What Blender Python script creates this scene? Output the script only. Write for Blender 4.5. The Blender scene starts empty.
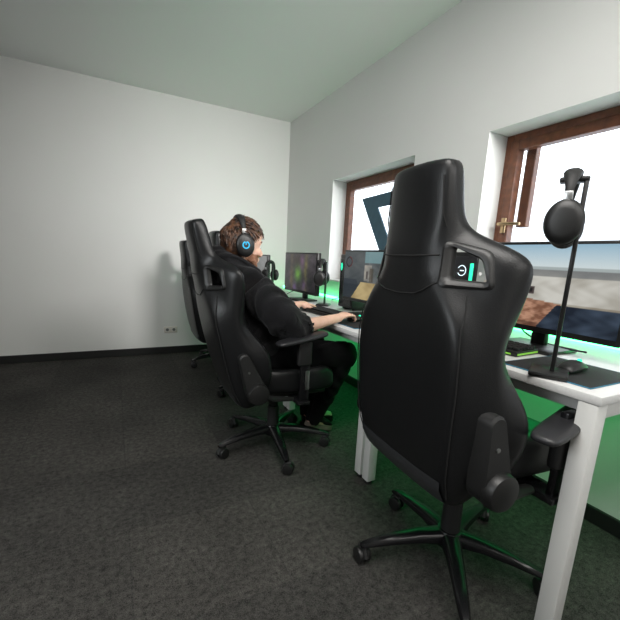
import bpy, bmesh, math, random
from mathutils import Vector, Matrix, Euler
random.seed(7)
PI = math.pi
C = bpy.context.scene.collection
def R(d): return math.radians(d)

# ------------------------------------------------------------------ materials
def new_mat(name):
    m = bpy.data.materials.new(name); m.use_nodes = True
    nt = m.node_tree; b = nt.nodes['Principled BSDF']
    return m, nt, b
def N(nt, t, **kw):
    n = nt.nodes.new(t)
    for k, v in kw.items():
        if k in n.inputs: n.inputs[k].default_value = v
        else: setattr(n, k, v)
    return n
def mat(name, col, rough=.5, metal=0, bump=0, scale=60, var=0, spec=.5, sheen=0, detail=4):
    m, nt, b = new_mat(name)
    b.inputs['Base Color'].default_value = (*col, 1)
    b.inputs['Roughness'].default_value = rough
    b.inputs['Metallic'].default_value = metal
    b.inputs['Specular IOR Level'].default_value = spec
    if sheen:
        b.inputs['Sheen Weight'].default_value = sheen
        b.inputs['Sheen Roughness'].default_value = .5
    tc = N(nt, 'ShaderNodeTexCoord')
    nz = N(nt, 'ShaderNodeTexNoise', Scale=scale, Detail=detail)
    nt.links.new(tc.outputs['Object'], nz.inputs['Vector'])
    if var:
        r = N(nt, 'ShaderNodeValToRGB')
        r.color_ramp.elements[0].position = .3; r.color_ramp.elements[1].position = .7
        r.color_ramp.elements[0].color = (*[max(0, c*(1-var)) for c in col], 1)
        r.color_ramp.elements[1].color = (*[min(1, c*(1+var)) for c in col], 1)
        nt.links.new(nz.outputs['Fac'], r.inputs['Fac']); nt.links.new(r.outputs['Color'], b.inputs['Base Color'])
    if bump:
        bp = N(nt, 'ShaderNodeBump', Strength=bump, Distance=.01)
        nt.links.new(nz.outputs['Fac'], bp.inputs['Height']); nt.links.new(bp.outputs['Normal'], b.inputs['Normal'])
    return m
def glow(name, col, strength):
    m, nt, b = new_mat(name)
    b.inputs['Base Color'].default_value = (*col, 1)
    b.inputs['Emission Color'].default_value = (*col, 1)
    b.inputs['Emission Strength'].default_value = strength
    return m
M = {}
M['leather'] = mat('black leather', (.0085, .0088, .0094), .33, bump=.08, scale=320, spec=.32, detail=2)
M['leather_soft'] = mat('black headrest leather', (.013, .013, .013), .45, bump=.1, scale=260, spec=.3, detail=3)
M['band'] = mat('smooth black leather band', (.030, .031, .034), .30, bump=.05, scale=260, spec=.5)
M['seam'] = mat('dark seam', (.004, .004, .004), .8)
M['black_plastic'] = mat('black plastic', (.008, .008, .008), .42, bump=.05, scale=400)
M['matte_plastic'] = mat('matte black plastic', (.007, .007, .007), .6, bump=.05, scale=400)
M['gloss_plastic'] = mat('glossy black', (.02, .02, .022), .25)
M['arm_pad'] = mat('soft arm pad', (.016, .016, .018), .4, bump=.06, scale=300)
M['black_metal'] = mat('black painted metal', (.008, .008, .009), .26, metal=.2)
M['steel'] = mat('brushed steel', (.45, .46, .46), .3, metal=1, bump=.03, scale=90)
M['white_steel'] = mat('white powder coated steel', (.62, .62, .60), .45, bump=.04, scale=250)
M['desk_top'] = mat('light grey laminate', (.60, .60, .59), .45, bump=.02, scale=120, var=.04)
M['hoodie'] = mat('black cotton', (.0075, .0075, .0085), .9, bump=.3, scale=160, sheen=.08, spec=.15)
M['trousers'] = mat('black cloth', (.0035, .0035, .004), .92, bump=.2, scale=240, sheen=.02, spec=.08)
M['shoe'] = mat('black shoe', (.004, .004, .004), .8, bump=.1, scale=150, spec=.2)
M['sole'] = mat('tan sole', (.13, .11, .085), .8, bump=.1, scale=120)
M['sock'] = mat('grey sock', (.25, .24, .24), .9)
M['cloth_pad'] = mat('black mouse pad cloth', (.012, .012, .013), .8, bump=.1, scale=500)
M['pad_edge'] = mat('blue stitched edge', (.02, .18, .30), .7)
M['brown_wood'] = mat('brown window wood', (.13, .045, .020), .4, bump=.05, scale=30, var=.35)
M['white_plastic'] = mat('white plastic', (.72, .71, .68), .4)
M['brass'] = mat('brass', (.42, .30, .17), .35, metal=1)
M['teal'] = mat('dark teal board', (.04, .10, .14), .6, var=.1, scale=20)
M['cable'] = mat('black cable', (.01, .01, .01), .5)
M['base_black'] = mat('black skirting', (.006, .006, .006), .5)
M['green_led'] = glow('green led', (.08, 1.0, .30), 10)
M['cyan_led'] = glow('cyan led', (.02, .30, .50), .9)
M['teal_led'] = glow('teal led', (.03, .8, .45), 1.0)
M['blue_led'] = glow('blue led', (.03, .22, .55), .8)
M['white_led'] = glow('white led', (.75, .9, 1), 1.0)
M['key_led'] = glow('yellow green led', (.20, .50, .05), .4)
M['key_cap'] = mat('black key caps', (.012, .012, .013), .6, spec=.25)
M['concrete'] = mat('pale facade', (.80, .80, .82), .8, var=.05, scale=.5)
M['facade_window'] = mat('pale facade glazing', (.55, .57, .60), .4)
M['outside_ground'] = mat('pale ground', (.55, .55, .54), .9, var=.1, scale=1)

def wall_mat():
    m, nt, b = new_mat('painted wall')
    tc = N(nt, 'ShaderNodeTexCoord')
    n1 = N(nt, 'ShaderNodeTexNoise', Scale=1.3, Detail=3)
    n2 = N(nt, 'ShaderNodeTexNoise', Scale=180, Detail=3)
    r = N(nt, 'ShaderNodeValToRGB')
    r.color_ramp.elements[0].color = (.64, .645, .625, 1); r.color_ramp.elements[1].color = (.70, .70, .68, 1)
    bp = N(nt, 'ShaderNodeBump', Strength=.05, Distance=.005)
    L = nt.links.new
    L(tc.outputs['Object'], n1.inputs['Vector']); L(tc.outputs['Object'], n2.inputs['Vector'])
    L(n1.outputs['Fac'], r.inputs['Fac']); L(r.outputs['Color'], b.inputs['Base Color'])
    L(n2.outputs['Fac'], bp.inputs['Height']); L(bp.outputs['Normal'], b.inputs['Normal'])
    b.inputs['Roughness'].default_value = .8
    return m
M['wall'] = wall_mat()
M['ceiling'] = mat('white ceiling', (.86, .86, .85), .9, bump=.03, scale=150)

def carpet_mat():
    m, nt, b = new_mat('carpet tiles')
    L = nt.links.new
    tc = N(nt, 'ShaderNodeTexCoord')
    fine = N(nt, 'ShaderNodeTexNoise', Scale=260, Detail=3, Roughness=.7)
    mid = N(nt, 'ShaderNodeTexNoise', Scale=42, Detail=6, Roughness=.85)
    big = N(nt, 'ShaderNodeTexNoise', Scale=2.2, Detail=3)
    br = N(nt, 'ShaderNodeTexBrick', offset=0.0, squash=1.0)
    br.inputs['Color1'].default_value = (.85, .85, .85, 1); br.inputs['Color2'].default_value = (1.12, 1.1, 1.08, 1)
    br.inputs['Mortar'].default_value = (.84, .84, .84, 1)
    br.inputs['Scale'].default_value = 1; br.inputs['Mortar Size'].default_value = .003
    br.inputs['Brick Width'].default_value = .5; br.inputs['Row Height'].default_value = .5
    for n in (fine, mid, big, br): L(tc.outputs['Object'], n.inputs['Vector'])
    r = N(nt, 'ShaderNodeValToRGB')
    r.color_ramp.elements[0].position = .38; r.color_ramp.elements[1].position = .66
    r.color_ramp.elements[0].color = (.006, .006, .006, 1); r.color_ramp.elements[1].color = (.108, .105, .099, 1)
    mx = N(nt, 'ShaderNodeMix', data_type='FLOAT'); mx.inputs[0].default_value = .55
    L(fine.outputs['Fac'], mx.inputs[2]); L(mid.outputs['Fac'], mx.inputs[3]); L(mx.outputs[0], r.inputs['Fac'])
    m1 = N(nt, 'ShaderNodeMix', data_type='RGBA', blend_type='MULTIPLY'); m1.inputs[0].default_value = 1
    L(r.outputs['Color'], m1.inputs[6]); L(br.outputs['Color'], m1.inputs[7])
    r2 = N(nt, 'ShaderNodeValToRGB'); r2.color_ramp.elements[0].color = (.5, .5, .5, 1); r2.color_ramp.elements[1].color = (1.45, 1.43, 1.4, 1)
    L(big.outputs['Fac'], r2.inputs['Fac'])
    m2 = N(nt, 'ShaderNodeMix', data_type='RGBA', blend_type='MULTIPLY'); m2.inputs[0].default_value = 1
    L(m1.outputs[2], m2.inputs[6]); L(r2.outputs['Color'], m2.inputs[7])
    L(m2.outputs[2], b.inputs['Base Color'])
    bp = N(nt, 'ShaderNodeBump', Strength=.6, Distance=.006)
    L(mx.outputs[0], bp.inputs['Height']); L(bp.outputs['Normal'], b.inputs['Normal'])
    b.inputs['Roughness'].default_value = .95; b.inputs['Specular IOR Level'].default_value = .15
    return m
M['carpet'] = carpet_mat()
def glass_mat():
    m = bpy.data.materials.new('window glass'); m.use_nodes = True
    nt = m.node_tree; nt.nodes.clear(); L = nt.links.new
    o = N(nt, 'ShaderNodeOutputMaterial'); t = N(nt, 'ShaderNodeBsdfTransparent'); g = N(nt, 'ShaderNodeBsdfGlossy', Roughness=.02)
    t.inputs['Color'].default_value = (.96, .98, 1, 1)
    mx = N(nt, 'ShaderNodeMixShader'); mx.inputs[0].default_value = .05
    L(t.outputs[0], mx.inputs[1]); L(g.outputs[0], mx.inputs[2]); L(mx.outputs[0], o.inputs['Surface'])
    return m
M['glass'] = glass_mat()
def skin_mat():
    m, nt, b = new_mat('skin')
    L = nt.links.new
    tc = N(nt, 'ShaderNodeTexCoord'); n = N(nt, 'ShaderNodeTexNoise', Scale=40, Detail=4)
    r = N(nt, 'ShaderNodeValToRGB')
    r.color_ramp.elements[0].color = (.56, .32, .23, 1); r.color_ramp.elements[1].color = (.72, .48, .37, 1)
    L(tc.outputs['Object'], n.inputs['Vector']); L(n.outputs['Fac'], r.inputs['Fac']); L(r.outputs['Color'], b.inputs['Base Color'])
    b.inputs['Roughness'].default_value = .5
    b.inputs['Subsurface Weight'].default_value = .1; b.inputs['Subsurface Radius'].default_value = (.01, .004, .002)
    return m
M['skin'] = skin_mat()
M['beard'] = mat('short beard stubble', (.27, .13, .075), .8, bump=.4, scale=300, var=.5)
def hair_mat():
    m, nt, b = new_mat('brown hair')
    L = nt.links.new
    tc = N(nt, 'ShaderNodeTexCoord'); n = N(nt, 'ShaderNodeTexNoise', Scale=45, Detail=5)
    r = N(nt, 'ShaderNodeValToRGB')
    r.color_ramp.elements[0].position = .35; r.color_ramp.elements[1].position = .7
    r.color_ramp.elements[0].color = (.012, .006, .004, 1); r.color_ramp.elements[1].color = (.12, .05, .022, 1)
    L(tc.outputs['Object'], n.inputs['Vector']); L(n.outputs['Fac'], r.inputs['Fac']); L(r.outputs['Color'], b.inputs['Base Color'])
    b.inputs['Roughness'].default_value = .45
    return m
M['hair'] = hair_mat()
M['eye_white'] = mat('eye white', (.7, .68, .66), .2)
def screen_mat(name):
    m, nt, b = new_mat(name)
    a = N(nt, 'ShaderNodeVertexColor', layer_name='Col')
    nt.links.new(a.outputs['Color'], b.inputs['Emission Color'])
    b.inputs['Emission Strength'].default_value = .9
    b.inputs['Base Color'].default_value = (.01, .01, .01, 1); b.inputs['Roughness'].default_value = .25
    return m
M['screen'] = screen_mat('lit screen')

# ------------------------------------------------------------------ mesh helpers
class MB:
    def __init__(s): s.v = []; s.f = []
    def add(s, vs, fs):
        o = len(s.v); s.v += [Vector(v) for v in vs]; s.f += [[i+o for i in f] for f in fs]; return s
    def bm(s, bm):
        bm.verts.ensure_lookup_table(); bm.verts.index_update()
        s.add([v.co.copy() for v in bm.verts], [[v.index for v in f.verts] for f in bm.faces]); bm.free(); return s
    def box(s, c, d, bev=0, seg=2, rot=None):
        bm = bmesh.new(); bmesh.ops.create_cube(bm, size=1)
        for v in bm.verts: v.co = Vector((v.co.x*d[0], v.co.y*d[1], v.co.z*d[2]))
        if bev: bmesh.ops.bevel(bm, geom=bm.edges[:], offset=min(bev, min(d)*.49), segments=seg, profile=.5, affect='EDGES')
        mt = Matrix.Translation(Vector(c)) @ (Euler(rot).to_matrix().to_4x4() if rot else Matrix())
        bm.transform(mt); return s.bm(bm)
    def cyl(s, a, b, r, r2=None, n=24, bev=0):
        a = Vector(a); b = Vector(b); d = b-a; L = d.length
        bm = bmesh.new(); bmesh.ops.create_cone(bm, cap_ends=True, segments=n, radius1=r, radius2=r if r2 is None else r2, depth=L)
        if bev:
            es = [e for e in bm.edges if len(e.link_faces) == 2 and any(len(f.verts) > 4 for f in e.link_faces)]
            bmesh.ops.bevel(bm, geom=es, offset=bev, segments=2, profile=.5, affect='EDGES')
        bm.transform(Matrix.Translation((a+b)/2) @ Vector((0, 0, 1)).rotation_difference(d.normalized()).to_matrix().to_4x4())
        return s.bm(bm)
    def ball(s, c, r, rot=None, n=20):
        bm = bmesh.new(); bmesh.ops.create_uvsphere(bm, u_segments=n, v_segments=max(8, n//2+2), radius=1)
        r = (r, r, r) if isinstance(r, (int, float)) else r
        mt = Matrix.Translation(Vector(c)) @ (Euler(rot).to_matrix().to_4x4() if rot else Matrix()) @ Matrix.Diagonal((*r, 1))
        bm.transform(mt); return s.bm(bm)
    def tube(s, pts, rs, n=12, closed=False, flat=1.0, up=None, cap=True):
        pts = [Vector(p) for p in pts]; k = len(pts)
        if isinstance(rs, (int, float)): rs = [rs]*k
        tans = []
        for i in range(k):
            if closed: t = pts[(i+1) % k]-pts[i-1]
            else: t = pts[min(i+1, k-1)]-pts[max(i-1, 0)]
            tans.append(t.normalized())
        u = Vector(up) if up else Vector((0, 0, 1))
        if abs(u.dot(tans[0])) > .95 and not up: u = Vector((1, 0, 0))
        rings = []
        for i in range(k):
            t = tans[i]; a = (u-t*u.dot(t))
            if a.length < 1e-4: a = t.orthogonal()
            a.normalize(); b = t.cross(a)
            if not up: u = a
            rings.append([pts[i]+a*(rs[i]*math.cos(2*PI*j/n)*flat)+b*(rs[i]*math.sin(2*PI*j/n)) for j in range(n)])
        vs = [p for r in rings for p in r]; fs = []
        m = k if closed else k-1
        for i in range(m):
            for j in range(n):
                a = i*n+j; b = i*n+(j+1) % n; c = ((i+1) % k)*n+(j+1) % n; d = ((i+1) % k)*n+j
                fs.append([a, b, c, d])
        if not closed and cap:
            fs.append(list(range(n))[::-1]); fs.append([(k-1)*n+j for j in range(n)])
        return s.add(vs, fs)
    def loft(s, rings, cap=True):
        n = len(rings[0]); vs = [p for r in rings for p in r]; fs = []
        for i in range(len(rings)-1):
            for j in range(n):
                fs.append([i*n+j, i*n+(j+1) % n, (i+1)*n+(j+1) % n, (i+1)*n+j])
        if cap: fs.append(list(range(n))[::-1]); fs.append([(len(rings)-1)*n+j for j in range(n)])
        return s.add(vs, fs)
    def prism(s, poly, d):   # poly: 3D points, d: extrusion vector
        n = len(poly); d = Vector(d); vs = [Vector(p) for p in poly]+[Vector(p)+d for p in poly]
        fs = [list(range(n)), [n+i for i in range(n)][::-1]]+[[i, (i+1) % n+0, n+(i+1) % n, n+i] for i in range(n)]
        return s.add(vs, fs)
    def mesh(s, name):
        me = bpy.data.meshes.new(name); me.from_pydata([tuple(v) for v in s.v], [], s.f); me.update()
        bm = bmesh.new(); bm.from_mesh(me); bmesh.ops.recalc_face_normals(bm, faces=bm.faces); bm.to_mesh(me); bm.free()
        return me
    def build(s, name, m, parent=None, smooth=True, sub=0, off=None, bevel=0, angle=35):
        if off is not None:
            o = Vector(off); s.v = [v-o for v in s.v]
        me = s.mesh(name); ob = bpy.data.objects.new(name, me); C.objects.link(ob)
        if m: me.materials.append(m)
        if parent: ob.parent = parent
        if bevel:
            b = ob.modifiers.new('bevel', 'BEVEL'); b.width = bevel; b.segments = 2; b.limit_method = 'ANGLE'; b.angle_limit = R(40)
        if sub:
            sb = ob.modifiers.new('sub', 'SUBSURF'); sb.levels = sub; sb.render_levels = sub
        if smooth: shade(me, angle if not sub else 180)
        return ob
def shade(me, angle=35):
    bm = bmesh.new(); bm.from_mesh(me)
    for f in bm.faces: f.smooth = True
    a = R(angle)
    for e in bm.edges:
        e.smooth = not (len(e.link_faces) == 2 and e.calc_face_angle(0) > a)
    bm.to_mesh(me); bm.free()
def bake(ob):
    dg = bpy.context.evaluated_depsgraph_get(); dg.update()
    me = bpy.data.meshes.new_from_object(ob.evaluated_get(dg))
    old = ob.data; ob.modifiers.clear(); ob.data = me
    return ob
def blob(mb, name, m, parent, voxel=.006, smooth=6, off=None, disp=None):
    ob = mb.build(name, m, parent, smooth=False, off=off)
    r = ob.modifiers.new('r', 'REMESH'); r.mode = 'VOXEL'; r.voxel_size = voxel
    sm = ob.modifiers.new('s', 'SMOOTH'); sm.iterations = smooth; sm.factor = .5
    bake(ob)
    if not ob.data.materials: ob.data.materials.append(m)
    if disp:
        for v in ob.data.vertices: v.co = v.co+v.normal*disp(v.co)
    for p in ob.data.polygons: p.use_smooth = True
    return ob
def empty(name, loc, rotz=0):
    o = bpy.data.objects.new(name, None); C.objects.link(o); o.location = loc; o.rotation_euler = (0, 0, rotz); o.empty_display_size = .1
    return o
def tag(o, label, cat, group=None):
    o['label'] = label; o['category'] = cat
    if group: o['group'] = group
    return o
def struct(o, label=None):
    o['kind'] = 'structure'
    if label: o['label'] = label
    return o
def copy_tree(o, parent=None):
    c = o.copy(); C.objects.link(c); c.parent = parent
    for ch in list(o.children): copy_tree(ch, c)
    return c
def bez(p0, p1, p2, p3, n=14):
    p0, p1, p2, p3 = map(Vector, (p0, p1, p2, p3))
    return [p0*(1-t)**3+p1*3*t*(1-t)**2+p2*3*t*t*(1-t)+p3*t**3 for t in [i/n for i in range(n+1)]]

# ------------------------------------------------------------------ key dimensions
XW = 1.868         # window wall
YB = 4.33          # back wall
XL, YF, ZC = -3.2, -2.6, 2.62
REC = .15          # depth of the window recess
DESK_H, DESK1_H = .75, .80
XD = 1.072         # front edge of the desks

# ------------------------------------------------------------------ setting
struct(MB().box(((XL+XW)/2, (YF+YB)/2, -.05), (XW-XL+.6, YB-YF+.4, .1)).build('floor', M['carpet'], smooth=False))
struct(MB().box(((XL+XW)/2, (YF+YB)/2, ZC+.05), (XW-XL+.6, YB-YF+.4, .1)).build('ceiling', M['ceiling'], smooth=False))
struct(MB().box(((XL+XW)/2, YB+.06, ZC/2), (XW-XL+.6, .12, ZC)).build('wall_back', M['wall'], smooth=False))
struct(MB().box((XL-.06, (YF+YB)/2, ZC/2), (.12, YB-YF, ZC)).build('wall_left', M['wall'], smooth=False))
struct(MB().box(((XL+XW)/2, YF-.06, ZC/2), (XW-XL, .12, ZC)).build('wall_front', M['wall'], smooth=False))
# window wall with openings
W1 = (2.16, 3.272); W2 = (.45, 1.568); W3 = (-1.4, -.25); ZS, ZT = .905, 1.84
wm = MB(); th = .215
def wbox(y0, y1, z0, z1): wm.box((XW+th/2, (y0+y1)/2, (z0+z1)/2), (th, y1-y0, z1-z0))
wbox(YF, YB, 0, ZS); wbox(YF, YB, ZT, ZC)
for a, b in ((W1[1], YB), (W2[1], W1[0]), (W3[1], W2[0]), (YF, W3[0])): wbox(a, b, ZS, ZT)
struct(wm.build('wall_right', M['wall'], smooth=False))
struct(MB().box(((XL+XW)/2, YB-.008, .0385), (XW-XL, .016, .075)).build('baseboard_back', M['base_black'], bevel=.003))
struct(MB().box((XL+.008, (YF+YB)/2, .0385), (.016, YB-YF-.04, .075)).build('baseboard_left', M['base_black'], bevel=.003))
struct(MB().box((XW-.008, (YF+YB)/2, .0385), (.016, YB-YF-.04, .075)).build('baseboard_right', M['base_black'], bevel=.003))
XG = XW+REC
def window(n, y0, y1, handle, mull=None):
    root = empty('window_%d' % n, (XG, (y0+y1)/2, ZS)); struct(root)
    o = (XG, (y0+y1)/2, ZS)
    fw = .045
    def ring(mb, a0, a1, z0, z1, w, x, d):
        mb.box((x, a0+w/2, (z0+z1)/2), (d, w, z1-z0)); mb.box((x, a1-w/2, (z0+z1)/2), (d, w, z1-z0))
        mb.box((x, (a0+a1)/2, z0+w/2), (d, a1-a0-2*w, w)); mb.box((x, (a0+a1)/2, z1-w/2), (d, a1-a0-2*w, w))
    f = MB(); ring(f, y0, y1, ZS, ZT, fw, XG+.03, .06)
    f.build('window_frame', M['white_plastic'] if False else M['brown_wood'], root, off=o, bevel=.004)
    s = MB(); ring(s, y0+fw-.008, y1-fw+.008, ZS+fw-.008, ZT-fw+.008, .05, XG+.02, .055)
    sa = s.build('window_sash', M['brown_wood'], root, off=o, bevel=.005)
    MB().box((XG+.02, (y0+y1)/2, (ZS+ZT)/2), (.008, y1-y0-2*fw-.06, ZT-ZS-2*fw-.06)).build('pane', M['glass'], root, smooth=False, off=o)
    if mull:
        MB().box((XG+.085, mull, (1.345+ZT)/2), (.04, .058, ZT-1.345)).build('outer_stile', M['brown_wood'], root, off=o, bevel=.004)
    if handle:
        hy, hz = handle
        MB().box((XG-.014, hy, hz-.005), (.012, .030, .085), .004).build('handle_plate', M['brass'], root, off=o)
        h = MB(); h.cyl((XG-.015, hy, hz), (XG-.055, hy, hz), .010); h.tube([(XG-.052, hy+.008, hz), (XG-.055, hy-.03, hz), (XG-.05, hy-.125, hz-.004)], [.010, .010, .008])
        h.build('window_handle', M['brass'], root, off=o)
    return root
window(1, W1[0], W1[1], None)
window(2, W2[0], W2[1], (W2[1]-.065, 1.355), 1.452)
window(3, W3[0], W3[1], None)
for i, w in enumerate((W1, W2, W3)):
    struct(MB().box((XW+.06, (w[0]+w[1])/2, ZS+.008), (.19, w[1]-w[0]-.002, .018), .004).build('trim_%d' % (i+1), M['white_plastic']))

# outside
struct(MB().box((14, 3, -3.05), (24, 40, .1)).build('ground', M['outside_ground'], smooth=False))
bd = empty('apartment_building', (9.5, 9, -3)); tag(bd, 'overexposed pale building seen through the window behind the teal sign', 'building')
MB().box((1.5, 0, 3.0), (3, 11, 6.0)).build('facade', M['concrete'], bd, smooth=False)
MB().box((1.5, 0, 6.1), (3.3, 11.3, .2)).build('roof_slab', M['concrete'], bd, smooth=False)
for zz in (1.2, 3.2, 4.7):
    for yy in (-4.2, -2.4, -.6, 1.2, 3.0):
        wi = MB().box((-.03, yy, zz), (.08, 1.0, 1.1), .02).build('facade_window', M['facade_window'], bd)
        MB().box((-.06, yy, zz-.6), (.14, 1.2, .06), .01).build('ledge', M['concrete'], wi)

# ------------------------------------------------------------------ gaming chair
SEC = [(-.114, .200, .070, .205, .03, .195, .01, .015), (-.10, .225, .088, .228, .03, .215, -.005, .01), (-.07, .232, .104, .242, .035, .238, -.02, .0), (0, .240, .122, .270, .035, .29, -.06, -.005),
 (.08, .244, .130, .293, .03, .317, -.085, -.01), (.17, .250, .133, .308, .025, .324, -.092, -.01), (.25, .254, .133, .300, .025, .296, -.055, -.005),
 (.34, .252, .132, .294, .028, .260, -.01, .0), (.42, .236, .130, .294, .03, .280, -.025, .015), (.49, .180, .128, .284, .03, .294, -.04, .035),
 (.55, .128, .127, .275, .028, .302, -.05, .045), (.588, .122, .126, .265, .022, .298, -.045, .045), (.620, .122, .124, .225, .03, .250, -.02, .04),
 (.648, .126, .120, .168, .04, .182, .01, .035), (.675, .129, .115, .145, .06, .143, .025, .026), (.72, .129, .111, .136, .07, .130, .03, .024),
 (.79, .125, .110, .130, .07, .124, .03, .022), (.832, .122, .106, .125, .07, .119, .035, .026), (.849, .110, .098, .110, .07, .105, .046, .040)]
def section(s):
    w, rw, rt, mw, mt, ww, wt, ft = s
    h = [(0, rt+.010), (.55*rw, rt+.007), (rw-.03, rt), (rw-.004, rt-.010), (rw*.55+mw*.45, min(rt, .092)*.6+mt*.4), (mw, mt), (ww, wt*.75+mt*.25), (ww-.008, wt+.002), (ww-.045, wt+.004), (max(ww-.10, .3*ww), ft), (.25*ww, ft), ]
    full = h+[(-a, b) for a, b in h[::-1] if a > 1e-6]
    return [(w, u, t) for u, t in full]
HOLE = [(.150, .622), (.216, .590), (.240, .533), (.158, .538)]   # (u, w)
def make_chair(zp, rec, name='gaming_chair', simple=False, arm_h=None):
    """local frame: hub on the floor at origin, +X forward, +Y left"""
    root = empty(name, (0, 0, 0))
    PX = -.178
    c, s = math.cos(rec), math.sin(rec)
    def P(u, w, t): return Vector((PX-w*s-t*c, -u, zp+w*c-t*s))
    # backrest shell
    mb = MB(); mb.loft([[P(u, w, t) for w, u, t in section(q)] for q in SEC])
    back = mb.build('backrest', M['leather'], root, sub=2)
    bake(back)
    cut = MB()
    for sg in (1, -1):
        q0 = [P(sg*u, w, .2) for u, w in HOLE]
        qm = [P(sg*u, w, .105) for u, w in HOLE]
        q1 = [P(sg*(u+(-.11 if i in (0, 3) else .02)), w+(.012 if i < 2 else -.015), .0) for i, (u, w) in enumerate(HOLE)]
        q2 = [P(sg*(u+(-.11 if i in (0, 3) else .02)), w+(.012 if i < 2 else -.015), -.2) for i, (u, w) in enumerate(HOLE)]
        cut.loft([q0, qm, q1, q2])
    co = cut.build('cutter', None, None, smooth=False)
    bo = back.modifiers.new('b', 'BOOLEAN'); bo.operation = 'DIFFERENCE'; bo.object = co; bo.solver = 'EXACT'
    co.parent = root
    bake(back); bpy.data.objects.remove(co)
    shade(back.data, 40)
    def tsurf(u, w):    # rear surface t at (u, w)
        for a, b in zip(SEC, SEC[1:]):
            if a[0] <= w <= b[0]:
                k = (w-a[0])/(b[0]-a[0]); q = [x+(y-x)*k for x, y in zip(a, b)]
                pts = [(x[1], x[2]) for x in section((w, *q[1:]))][:7]
                for (u0, t0), (u1, t1) in zip(pts, pts[1:]):
                    if u0 <= abs(u) <= u1: return t0+(t1-t0)*(abs(u)-u0)/max(1e-6, u1-u0)
        return .05
    # bezels round the two pass-through openings
    for sg in (1, -1):
        def grow(g):
            cu = sum(u for u, w in HOLE)/4; cw = sum(w for u, w in HOLE)/4
            return [(u+g*(1 if u > cu else -1), w+g*(1 if w > cw else -1)) for u, w in HOLE]
        rings = []
        def rpoly(g, dt, rad):
            out = []; q = grow(g)
            for i in range(4):
                p0, p1, p2 = Vector(q[i-1]), Vector(q[i]), Vector(q[(i+1) % 4])
                a = p1+(p0-p1).normalized()*rad; b = p1+(p2-p1).normalized()*rad
                for k in range(5):
                    x = k/4; pt = a*(1-x)**2+p1*2*x*(1-x)+b*x*x
                    out.append(P(sg*pt.x, pt.y, tsurf(pt.x, pt.y)+dt))
            return out
        rg = [rpoly(.019, -.012, .022), rpoly(.018, .003, .022), rpoly(.012, .008, .018), rpoly(.003, .006, .012), rpoly(-.001, .0, .010), rpoly(-.001, -.012, .010)]
        MB().loft(rg, cap=False).build('opening_bezel', M['gloss_plastic'] if False else M['black_plastic'], root)
    # headrest back panel, seams
    def seam(pts, name='seam', r=.0022, m='seam'):
        return MB().tube([P(u, w, tsurf(u, w)+.0005) for u, w in pts], r, 6).build(name, M[m], root)
    def smooth_line(pts, n=6):
        out = []
        for a, b in zip(pts, pts[1:]):
            for i in range(n): out.append((a[0]+(b[0]-a[0])*i/n, a[1]+(b[1]-a[1])*i/n))
        return out+[pts[-1]]
    seam(smooth_line([(-.128, .600), (-.05, .597), (.05, .597), (.128, .600)]))
    seam(smooth_line([(-.148, .535), (-.118, .508), (-.07, .494), (.0, .490), (.07, .494), (.10, .505), (.148, .535)], 4))
    for sg in (1, -1):
        seam(smooth_line([(sg*.115, .80), (sg*.122, .72), (sg*.130, .672)], 6))
        seam(smooth_line([(sg*.208, .50), (sg*.235, .42), (sg*.246, .34), (sg*.248, .25), (sg*.244, .17), (sg*.238, .08), (sg*.23, 0), (sg*.222, -.07)], 5))
    # leather band along the lower rear edge
    rg = []
    for w, e in ((-.098, .0), (-.088, .005), (-.045, .006), (-.020, .0)):
        rg.append([P(u, w, tsurf(u, max(w, -.1))+e) for u in [-.21+.42*i/12 for i in range(13)]])
    vs = [p for r in rg for p in r]; fs = [[i*13+j, i*13+j+1, (i+1)*13+j+1, (i+1)*13+j] for i in range(3) for j in range(12)]
    MB().add(vs, fs).build('lower_band', M['band'], root)
    # recliner arms
    for sg in (1, -1):
        y0 = .290; y1 = .320
        def cov(w, t, u): return P(sg*u, w, t+.018+.07*max(0, w))
        rg = []
        n = 20
        pts = []
        for k in range(n):       # capsule outline in (t, w): large hub below, narrow tip above
            pass
        out = []
        for k in range(13): a = PI+PI*k/12; out.append((.052*math.cos(a), .052*math.sin(a)))
        for k in range(9): a = PI*k/8; out.append((.012+.027*math.cos(a), .185+.027*math.sin(a)))
        o2 = [(.92*(a-.004)+.004, .95*(b-.06)+.06) for a, b in out]
        lo = [cov(b, a+.0, y0-.03) for a, b in out]; mi = [cov(b, a, y1-.006) for a, b in out]; hi = [cov(b, a, y1) for a, b in o2]
        MB().loft([lo, mi, hi]).build('recliner_cover', M['matte_plastic'], root)
        h = MB(); hc0 = cov(0, 0, y1-.01); hc1 = cov(0, 0, y1+.022); h.cyl(hc0, hc1, .056, .050, 28, .004)
        hb = h.build('recliner_hub', M['black_plastic'], root)
        MB().cyl(cov(.12, .012, y1-.004), cov(.12, .012, y1+.003), .006, n=12).build('screw', M['steel'], root)
    # seat
    sx0, sx1 = PX+.03, PX+.455
    rings = []
    prof = [(sx0-.02, .20, 0), (sx0, .24, .0), (sx0+.08, .262, .0), (sx0+.2, .268, .0), (sx0+.32, .266, .0), (sx1-.06, .255, .0), (sx1-.015, .24, -.008), (sx1, .21, -.02)]
    zt = zp+.058
    for x, hw, dz in prof:
        sh = .04 if x > sx1-.02 or x < sx0-.01 else 0
        zb = zp-.055
        half = [(0, zt+dz-.006-sh*.3), (hw*.5, zt+dz-.006-sh*.3), (hw*.66, zt+dz-sh*.3), (hw*.8, zt+dz+.026-sh*.5), (hw-.012, zt+dz+.026-sh*.6), (hw, zt+dz-.005-sh*.6), (hw, zb+.03), (hw-.02, zb), (hw*.5, zb), (0, zb)]
        full = half+[(-a, b) for a, b in half[::-1] if a > 1e-6]
        rings.append([(x, a, b) for a, b in full])
    MB().loft(rings).build('seat', M['leather'], root, sub=2)
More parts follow.
